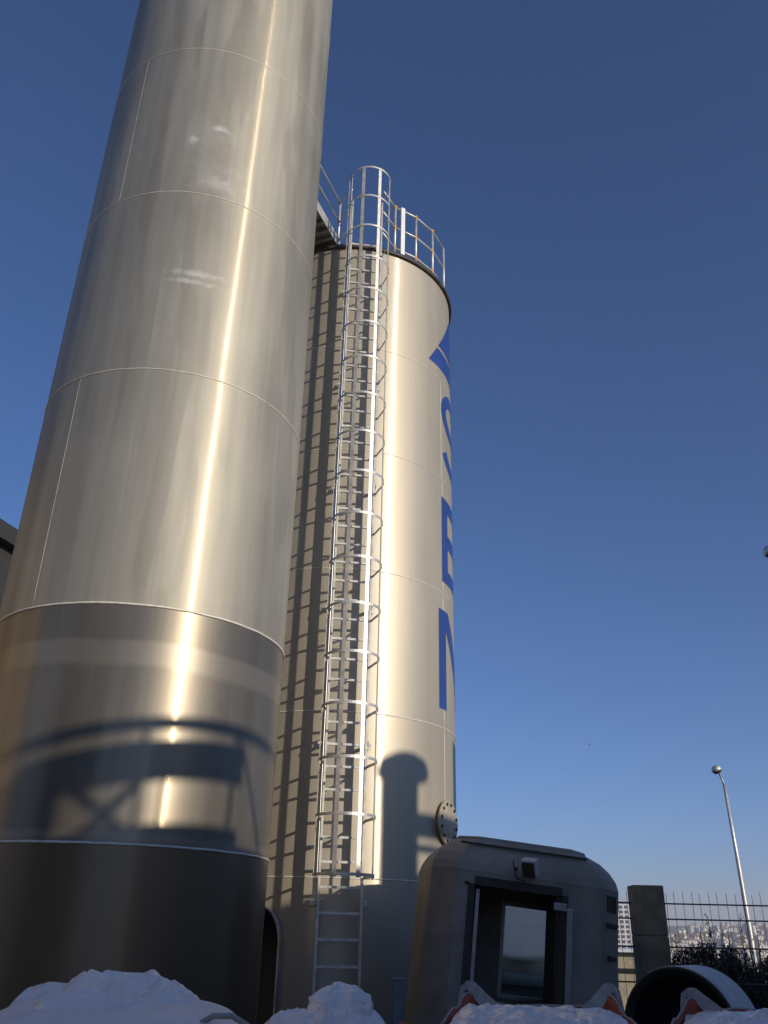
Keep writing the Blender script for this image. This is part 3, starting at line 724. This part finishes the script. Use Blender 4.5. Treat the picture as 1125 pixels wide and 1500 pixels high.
# ------------------------------------------------------------------ big bags in the foreground
_fold = {}
def fold(p, s, seed, n=7):
    """sum of triangle waves in random directions: flat facets meeting in sharp creases, as in crumpled film"""
    if seed not in _fold:
        r = random.Random(seed); L_ = []
        for i in range(14):
            d = Vector((r.gauss(0,1), r.gauss(0,1), r.gauss(0,.7))).normalized(); L_.append((d, r.uniform(.6, 1.9), r.random()))
        _fold[seed] = L_
    p = Vector(p); p = p + Vector((noise.noise(p*1.3*s*.4+Vector((seed,0,0))), noise.noise(p*1.3*s*.4+Vector((0,seed,0))), 0))*.25/s*2
    v = 0; t = 0
    for d, k, ph in _fold[seed][:n]:
        a = 1/k; x = p.dot(d)*k*s + ph; v += a*abs((x % 1.0)*2-1); t += a
    return v/t
def crease(p, s, seed): return fold(p, s*.5, seed)*1.2
def facet(p, s, seed): return fold(p, s*.45, seed+100, 5)*.5
def bag_body(name, mat, parent, W, D, zt, seed, dome=.05, amp=.02, crown=None):
    def fn(u, v):
        a = u*2*math.pi; ca, sa = math.cos(a), math.sin(a); e = 2/5.0
        sx = math.copysign(abs(ca)**e, ca); sy = math.copysign(abs(sa)**e, sa)
        if v < .5:
            t = v/.5; z = zt*t*.97; bul = 1+.05*math.sin(math.pi*t); rr = 1.0*bul
        else:
            t = (v-.5)/.5; rr = (1-t**1.6)*1.0; z = zt*.97 + (zt*.03+dome)*(1-(1-t)**2.2)
            ex = e + (1-e)*t
            sx = math.copysign(abs(ca)**ex, ca); sy = math.copysign(abs(sa)**ex, sa)
        p = Vector((sx*W/2*rr, sy*D/2*rr, z))
        d = (crease(p, 4.0, seed)-.5)*amp + facet(p, 5, seed)*amp*.8 + .010*noise.noise(Vector((ca*9, sa*9, seed + v*2)))*max(0, min(1, (v-.4)*5))*min(1, (1.02-v)*6)
        nrm = Vector((p.x, p.y, 0)).normalized()*(1-max(0, v-.5)*2) + Zv*max(0, (v-.5)*2)
        return p + nrm*d
    return MB().grid(fn, 120, 90, wrap=True).build(name, mat, parent)
def lump(name, mat, parent, c, size, seed, amp=.05, rot=0.0, flat=.35, nu=140, nv=90):
    """a crumpled wad of film: wandering folds, then small sharp creases"""
    m = Matrix.Rotation(rot, 3, 'Z'); c = Vector(c)
    def fn(u, v):
        a = u*2*math.pi; b = (v-.5)*math.pi*.999
        d = Vector((math.cos(a)*math.cos(b), math.sin(a)*math.cos(b), math.sin(b)))
        q = d + Vector((noise.noise(d*1.7+Vector((seed,0,0))), noise.noise(d*1.7+Vector((0,seed,0))), noise.noise(d*1.7+Vector((0,0,seed)))))*.35
        k = .95 + amp*7*(fold(q, .8, seed, 4)-.5) + amp*6*(fold(q, 1.9, seed+3, 4)-.5) + amp*2.5*(fold(q, 4.2, seed+5, 5)-.5)
        p = Vector((d.x*size[0]*k, d.y*size[1]*k, d.z*size[2]*(k + amp*9*(fold(q, 1.3, seed+9, 3)-.5))))
        if p.z < -size[2]*flat: p.z = -size[2]*flat
        return c + m @ p
    return MB().grid(fn, nu, nv, wrap=True).build(name, mat, parent)
import numpy as np
def wad(name, mat, parent, c, W, D, h, seed, base=.0, ex=2.4, n=190, rot=0.0, nbig=26, nsmall=70, wbig=(.07,.17), drop=.0):
    """crumpled film lying over the top of a bag: tent-like folds meeting in sharp valleys, smaller creases on their flanks"""
    r = random.Random(seed); g = np.linspace(0, 1, n+1); U, V = np.meshgrid(g, g, indexing='ij')
    X = (U-.5)*W; Y = (V-.5)*D; wx = np.zeros_like(X); wy = np.zeros_like(X)
    for k in range(6):                                  # bend the folds a little
        kx, ky, ph = r.uniform(3, 13), r.uniform(3, 13), r.uniform(0, 6.28)
        wx += .012*np.sin(kx*X + ky*Y + ph); wy += .012*np.sin(ky*X - kx*Y + ph*1.7)
    def tents(cnt, Lr, wr, hr, pw=.85):
        best = np.zeros_like(X)
        for k in range(cnt):
            q = math.sqrt(r.random())*.46; t = r.uniform(0, 6.28); x0, y0 = math.cos(t)*q*W, math.sin(t)*q*D
            a = r.uniform(0, 3.14); L = r.uniform(*Lr); dx, dy = math.cos(a)*L/2, math.sin(a)*L/2
            wl, wr_ = r.uniform(*wr), r.uniform(*wr); h0, h1 = r.uniform(*hr), r.uniform(*hr)
            px, py = X+wx-x0+dx, Y+wy-y0+dy; f = np.clip((px*2*dx+py*2*dy)/(4*(dx*dx+dy*dy)), 0, 1)
            ex_, ey_ = px-f*2*dx, py-f*2*dy; side = ex_*-dy+ey_*dx; d = np.sqrt(ex_**2+ey_**2)
            best = np.maximum(best, (h0+(h1-h0)*f)*np.clip(1-d/np.where(side > 0, wl, wr_), 0, 1)**pw)
        return best
    Z = tents(nbig, (.10*W, .42*W), wbig, (.25*h, 1.1*h), .8) + tents(nsmall, (.04, .16), (.018, .05), (.07*h, .30*h)) + tents(nsmall, (.02, .08), (.010, .022), (.04*h, .15*h))
    RR = (np.abs(2*U-1)**ex + np.abs(2*V-1)**ex)**(1/ex); env = np.clip(1-RR**7, 0, 1)**.5
    Z = env*(base+Z) - .012*(1-env) - drop*np.clip(RR, 0, 1.2)**2.5 + .012*np.sin(X*23+wy*90)*np.clip(RR, 0, 1)**4; m = Matrix.Rotation(rot, 3, 'Z'); c = Vector(c)
    def fn(u, v):
        i, j = int(round(u*n)), int(round(v*n)); return c + m @ Vector((X[i,j]+wx[i,j]*.8*env[i,j], Y[i,j]+wy[i,j]*.8*env[i,j], Z[i,j]))
    return MB().grid(fn, n, n).build(name, mat, parent)
def ear(parent, x, y, sx, sy, zb, zt_, wd=.05):
    """webbing lifting loop: two flat runs rising from the bag corner to a folded apex"""
    mb = MB()
    def run(p, q, w0, nrm):
        p, q = Vector(p), Vector(q); t = (q-p).normalized(); sd = t.cross(Vector(nrm)).normalized()*w0/2; th = Vector(nrm).normalized()*.003
        n = 6; rows = []
        for i in range(n+1):
            f = i/n; b = p.lerp(q, f) + Vector(nrm).normalized()*.014*math.sin(math.pi*f)
            rows.append([mb.bm.verts.new(b + k) for k in (-sd-th, sd-th, sd+th, -sd+th)])
        for a_, c_ in zip(rows, rows[1:]):
            for j in range(4): mb.face([a_[j], a_[(j+1)%4], c_[(j+1)%4], c_[j]])
        mb.face(rows[0]); mb.face(rows[-1])
    ap = (x - sx*.035, y, zt_)
    run((x - sx*.20, y - .012, zb - .02), (ap[0]-sx*.012, ap[1]-.004, ap[2]), wd, (0, -1, .1))
    run((x + sx*.012, y - sy*.05, zb - .08), (ap[0]+sx*.02, ap[1]+.004, ap[2]-.012), wd, (sx*.5, -1, 0))
    mb.box((ap[0]+sx*.002, ap[1]-.002, ap[2]-.004), (.062, .016, .024), Matrix.Rotation(R_(18*sx), 3, 'Y'))
    bmesh.ops.recalc_face_normals(mb.bm, faces=mb.bm.faces[:])
    return mb.build('lifting_loop', M_STRAP, parent)
# closed white bag, left
b1 = empty('bulk_bag', polar(-14.3, 4.35), 'full white bulk bag with crumpled tied top in front of the near silo', 'bulk bag', 'bulk bags along the bottom of the view', rot=(0,0,R_(14)))
bag_body('sack', M_BAGW, b1, 1.02, .95, 1.27, 2, dome=.06, amp=.03)
wad('gathered_top', M_FILM, b1, (-.04,-.03,1.295), .84, .74, .085, 5, base=.035, ex=2.1, drop=.045, nbig=13, nsmall=22, wbig=(.08,.17))
wad('gathered_top', M_FILM, b1, (.03,-.12,1.318), .46, .34, .08, 8, base=.02, drop=.02, nsmall=16, rot=.4, nbig=7, wbig=(.06,.12))
MB().tube([(.30,-.41,1.255), (.36,-.43,1.290), (.43,-.45,1.292), (.49,-.46,1.262), (.525,-.47,1.20), (.53,-.475,1.08)], .011, 8).build('lifting_loop', M_STRAP, b1)
# white bag with red corners, middle
b2 = empty('bulk_bag', polar(-2.2, 5.3), 'white bulk bag with a knotted liner sticking up below the ladder', 'bulk bag', 'bulk bags along the bottom of the view', rot=(0,0,R_(3)))
bag_body('sack', M_BAGO, b2, .78, .9, 1.13, 4, dome=.02, amp=.03)
wad('liner', M_FILM, b2, (-.05,-.04,1.135), .70, .74, .075, 22, base=.03, drop=.03)
lump('knot', M_FILM, b2, (.03,-.08,1.235), (.18,.155,.115), 27, .030, .5)
lump('knot', M_FILM, b2, (.05,-.22,1.185), (.10,.08,.06), 33, .03, .2)
MB().tube([(.27,-.44,1.10), (.29,-.45,1.17), (.33,-.455,1.195), (.365,-.45,1.175), (.385,-.44,1.10), (.39,-.44,1.0)], .016, 8).build('lifting_loop', M_BAGO, b2)
# open orange-red bags
def open_bag(loc, rot, W, D, zt, seed, label, ears):
    root = empty('bulk_bag', loc, label, 'bulk bag', 'bulk bags along the bottom of the view', rot=(0,0,rot))
    def fn(u, v):
        a = u*2*math.pi; ca, sa = math.cos(a), math.sin(a); e = 2/6.0
        x = math.copysign(abs(ca)**e, ca)*W/2; y = math.copysign(abs(sa)**e, sa)*D/2
        corner = abs(ca*sa)*2
        top = zt - .05 + .06*corner**4 + (y-D/2)*.13 + .018*noise.noise(Vector((x*5, y*5, seed))) + .012*noise.noise(Vector((x*14, y*14, seed)))
        z = top*v; k = 1 + .05*math.sin(math.pi*min(1, v*1.05)) - .03*corner*v
        d = (crease((x, y, z), 3.5, seed)-.5)*.03
        x *= 1.06 - .20*y/D
        return Vector((x*k*(1+d), y*k*(1+d), z))
    sk = MB().grid(fn, 160, 40, wrap=True).build('sack', M_BAGO, root); so_ = sk.modifiers.new('t','SOLIDIFY'); so_.thickness = .006
    ln = wad('liner', M_FILM, root, (0,0,0), W*.93, D*.95, .06, seed, base=.015, ex=6, n=200, nbig=22, nsmall=45)
    for v in ln.data.vertices:
        v.co.x *= 1.06 - .20*v.co.y/D; v.co.z += zt - .058 + (v.co.y-D/2)*.095
    hem = MB(); pts = [fn(k/160, 1.0)*1.004 for k in range(160)]
    hem.tube(pts, .0065, 6, closed=True); hem.build('hem', M_STRAP, root)
    for sx, sy, hh in ears:
        x, y = sx*W/2*.965*.96, sy*D/2*.965; zb = zt + (y-D/2)*.13
        mb = MB()
        def run(P, ws):
            P = [Vector(p) for p in P]; rows = []; n = 5
            Q = [(P[i].lerp(P[i+1], k/n), ws[i]+(ws[i+1]-ws[i])*k/n) for i in range(len(P)-1) for k in range(n)] + [(P[-1], ws[-1])]
            for i, (q, w_) in enumerate(Q):
                t = (Q[min(i+1,len(Q)-1)][0]-Q[max(i-1,0)][0]).normalized(); sd = t.cross(Vector((-.15*sx,-1,.25))).normalized(); nn = t.cross(sd)
                q = q + nn*.006*noise.noise(q*30+Vector((seed,0,0)))
                rows.append([mb.bm.verts.new(q + k_) for k_ in (-sd*w_/2-nn*.002, sd*w_/2-nn*.002, sd*w_/2+nn*.002, -sd*w_/2+nn*.002)])
            for a_, c_ in zip(rows, rows[1:]):
                for j in range(4): mb.face([a_[j], a_[(j+1)%4], c_[(j+1)%4], c_[j]])
            mb.face(rows[0]); mb.face(rows[-1])
        run([(x-sx*.23, y-.10, zb-.085), (x-sx*.13, y-.05, zb-.03), (x-sx*.055, y-.01, zb+hh*.9), (x-sx*.02, y, zb+hh)], (.05, .075, .06, .045))
        run([(x-sx*.035, y+.008, zb+hh+.004), (x-sx*.0, y-.01, zb+hh*.6), (x+sx*.012, y-.06, zb-.05), (x+sx*.015, y-.13, zb-.13)], (.04, .03, .025, .025))
        bmesh.ops.recalc_face_normals(mb.bm, faces=mb.bm.faces[:]); mb.build('lifting_loop', M_STRAP, root)
    return root
open_bag(polar(9.6, 5.3), R_(-10), .96, 1.0, 1.285, 41, 'open orange red bulk bag with white liner in front of the cabin', [(-1,1,.045), (1,1,.058)])
open_bag(polar(22.25, 5.35), R_(-20), .98, 1.0, 1.295, 57, 'open orange red bulk bag at the right edge in front of the pipe section', [(-1,1,.035), (1,1,.04)])

# ------------------------------------------------------------------ the town beyond
def facade_mat(name, wall, fx, fz, glass=(.05,.055,.06)):
    m, nt, b = new_mat(name); L = nt.links
    tc = nd(nt, 'ShaderNodeTexCoord'); sp = nd(nt, 'ShaderNodeSeparateXYZ'); L.new(tc.outputs['Object'], sp.inputs[0])
    def frac(s, k, lo, hi):
        a = nd(nt, 'ShaderNodeMath', operation='MULTIPLY'); L.new(s, a.inputs[0]); a.inputs[1].default_value = k
        f = nd(nt, 'ShaderNodeMath', operation='FRACT'); L.new(a.outputs[0], f.inputs[0])
        g1 = nd(nt, 'ShaderNodeMath', operation='GREATER_THAN'); L.new(f.outputs[0], g1.inputs[0]); g1.inputs[1].default_value = lo
        g2 = nd(nt, 'ShaderNodeMath', operation='LESS_THAN'); L.new(f.outputs[0], g2.inputs[0]); g2.inputs[1].default_value = hi
        mu = nd(nt, 'ShaderNodeMath', operation='MULTIPLY'); L.new(g1.outputs[0], mu.inputs[0]); L.new(g2.outputs[0], mu.inputs[1]); return mu.outputs[0]
    sx = nd(nt, 'ShaderNodeMath', operation='ADD'); L.new(sp.outputs[0], sx.inputs[0]); L.new(sp.outputs[1], sx.inputs[1])
    mu = nd(nt, 'ShaderNodeMath', operation='MULTIPLY'); L.new(frac(sx.outputs[0], fx, .3, .7), mu.inputs[0]); L.new(frac(sp.outputs[2], fz, .3, .75), mu.inputs[1])
    mx = nd(nt, 'ShaderNodeMix', data_type='RGBA'); mx.inputs[6].default_value = rgb(wall); mx.inputs[7].default_value = rgb(glass); L.new(mu.outputs[0], mx.inputs[0])
    L.new(mx.outputs[2], b.inputs['Base Color']); b.inputs['Roughness'].default_value = .8
    return m
WALLS = [facade_mat('town_white', (.78,.75,.70), .25, .33), facade_mat('town_cream', (.66,.56,.44), .25, .33), facade_mat('town_pink', (.60,.47,.40), .25, .33), facade_mat('town_grey', (.52,.52,.52), .25, .33)]
ROOFS = [simple('town_tile_roof', (.30,.19,.14), .9, 0, .2, .3, 0), simple('town_flat_roof', (.30,.29,.28), .9, 0, .2, .3, 0)]
def house_mesh(wx, wy, h, gable, wm, rm):
    mb = MB(); mb.box((0,0,h/2-6), (wx, wy, h+12))
    if gable:
        o = .6; vs = [mb.bm.verts.new(p) for p in ((-wx/2-o,-wy/2-o,h+.02),(wx/2+o,-wy/2-o,h+.02),(wx/2+o,wy/2+o,h+.02),(-wx/2-o,wy/2+o,h+.02),(-wx/4,0,h+2.6),(wx/4,0,h+2.6))]
        for q in ((0,1,5,4),(2,3,4,5),(1,2,5),(3,0,4),(3,2,1,0)): mb.face([vs[i] for i in q], 1)
    else:
        mb.box((0,0,h+.3), (wx+.5, wy+.5, .6), mi=1); mb.box((wx*.15,0,h+1.6), (wx*.25, wy*.3, 2.0))
    o = mb.build('town_house', [wm, rm]); return o
protos = []
for k in range(14):
    tall = k % 4 == 3; o = house_mesh(rnd.uniform(9, 16), rnd.uniform(9, 13), rnd.uniform(11, 16) if tall else rnd.uniform(6, 12), not tall and k % 3 != 0, WALLS[k % 4] if k % 2 else WALLS[0], ROOFS[0 if k % 3 else 1]); protos.append((o, tall))
GRP = 'pale houses scattered over the far hillside'
placed = 0; used = set(); tries = 0; spots = []
while placed < 250 and tries < 9000:
    tries += 1
    az = rnd.uniform(13.5, 25.5); D = 560*(1850/560)**rnd.random()
    dens = 1.0 if D < 1050 else .5
    if az < 18.4 and D > 1080: dens *= .1
    if rnd.random() > dens: continue
    p = polar(az, D)
    if any((p.x-q.x)**2+(p.y-q.y)**2 < 12**2 for q in spots): continue
    spots.append(p); k = rnd.randrange(len(protos)); o, tall = protos[k]
    if tall and rnd.random() < .5: k = (k+1) % len(protos); o, tall = protos[k]
    c = o if k not in used else o.copy()
    if k in used: COL.objects.link(c)
    used.add(k); c.location = (p.x, p.y, terr(p.x, p.y)-.5); c.rotation_euler.z = rnd.uniform(-.6, .6) + R_(-20); s = rnd.uniform(.36, .68); c.scale = (s, s, s)
    tag(c, 'tiny pale house among the many dotted over the far hazy hillside', 'house', GRP); placed += 1
for k, (o, t) in enumerate(protos):
    if k not in used: bpy.data.objects.remove(o)
# white apartment tower and low tan house seen in the gap beside the pillar
ap = polar(14.35, 660); az_ = terr(ap.x, ap.y)
apt = empty('apartment_block', Vector((ap.x, ap.y, az_)), 'white apartment block with rows of dark windows in the gap left of the pillar', 'apartment block', rot=(0,0,R_(-14.35)))
Ha = 22.3 - az_
MB().box((0, 6, Ha/2), (36, 12, Ha)).build('wall', simple('white_render', (.80,.80,.78), .8, 0, .06, .2, 0), apt)
MB().box((0, 6, Ha+.6), (37, 13, 1.2)).build('roof', M_CONC, apt)
w0 = None
for j in range(9):
    for i in range(11):
        q = (-16.4+3.28*i, 0, Ha-2.3-3.0*j)
        if w0 is None: w0 = MB().box((0,-.05,0), (2.05, .1, 1.95)).build('window', M_CHAR, apt, loc=q)
        else:
            c = w0.copy(); COL.objects.link(c); c.parent = apt; c.location = q
tp = polar(14.6, 42); tz = terr(tp.x, tp.y)
th = empty('low_house', Vector((tp.x, tp.y, tz)), 'low tan house with a dark verandah opening left of the pillar beyond the fence', 'house', rot=(0,0,R_(-14.6)))
MB().box((0, 1.5, (1.05-tz)/2-.5), (1.9, 3, 1.05-tz+1)).build('wall', simple('dusty_render', (.40,.35,.25), .85, 0, .2, 3, .1), th)
mb = MB(); mb.box((0, 1.4, 1.1-tz), (2.15, 3.4, .12)); mb.build('roof', M_WHITE, th)
mb = MB(); mb.box((0, -.04, .35-tz), (1.5, .08, .17), bevel=.03); mb.build('opening', M_BLACK, th)  # black slab on the wall, standing for a shaded recess

# bird
bd = MB(); bd.lathe([(0,-.14),(.03,-.1),(.045,0),(.03,.1),(0,.16)], 10, (0,0,0), Matrix.Rotation(R_(90), 3, 'Y'))
for s in (-1, 1):
    vs = [bd.bm.verts.new(p) for p in ((-.05,0,.02),(.07,0,.02),(.03,s*.18,.09),(-.04,s*.2,.09))]; bd.face(vs)
    v2 = [bd.bm.verts.new(p) for p in ((.03,s*.18,.09),(-.04,s*.2,.09),(-.07,s*.42,.03))]; bd.face(v2)
bp_ = polar(13.6, 130); tag(bd.build('bird', M_BLACK, loc=Vector((bp_.x, bp_.y, 1.6+130*math.tan(R_(10.9))))), 'tiny dark bird flying in the sky above the cabin', 'bird')

# ------------------------------------------------------------------ haze
mh = bpy.data.materials.new('haze_air'); mh.use_nodes = True; nt = mh.node_tree
nt.nodes.remove(nt.nodes['Principled BSDF']); pv = nt.nodes.new('ShaderNodeVolumePrincipled')
pv.inputs['Color'].default_value = (.94,.88,.92,1); pv.inputs['Density'].default_value = .00048; pv.inputs['Anisotropy'].default_value = 0.0
nt.links.new(pv.outputs[0], nt.nodes['Material Output'].inputs['Volume'])
hz = MB(); hz.box((0,0,24), (6800, 6800, 150)); tag(hz.build('haze', mh), kind='stuff')

# ------------------------------------------------------------------ camera
cam = bpy.data.cameras.new('camera'); co = bpy.data.objects.new('camera', cam); COL.objects.link(co); SC.camera = co
cam.sensor_fit = 'VERTICAL'; cam.sensor_height = 36; cam.sensor_width = 27; cam.lens = 36*1257/1500; cam.clip_start = .05; cam.clip_end = 20000
Mw = Matrix(((0.99972302, -0.01033790, 0.02114221), (-0.02353434, -0.43914698, 0.89810693), (0, -0.89835575, -0.43926864)))
# columns of Mw: world X, Y, Z written in camera axes -> invert for camera-to-world
co.matrix_world = Matrix.Translation((0,0,1.6)) @ Mw.transposed().to_4x4()
SC.view_settings.view_transform = 'Standard'; SC.view_settings.look = 'None'; SC.view_settings.exposure = 0.0; SC.view_settings.gamma = 1.0
SC.cycles.volume_bounces = 0; SC.cycles.max_bounces = 8
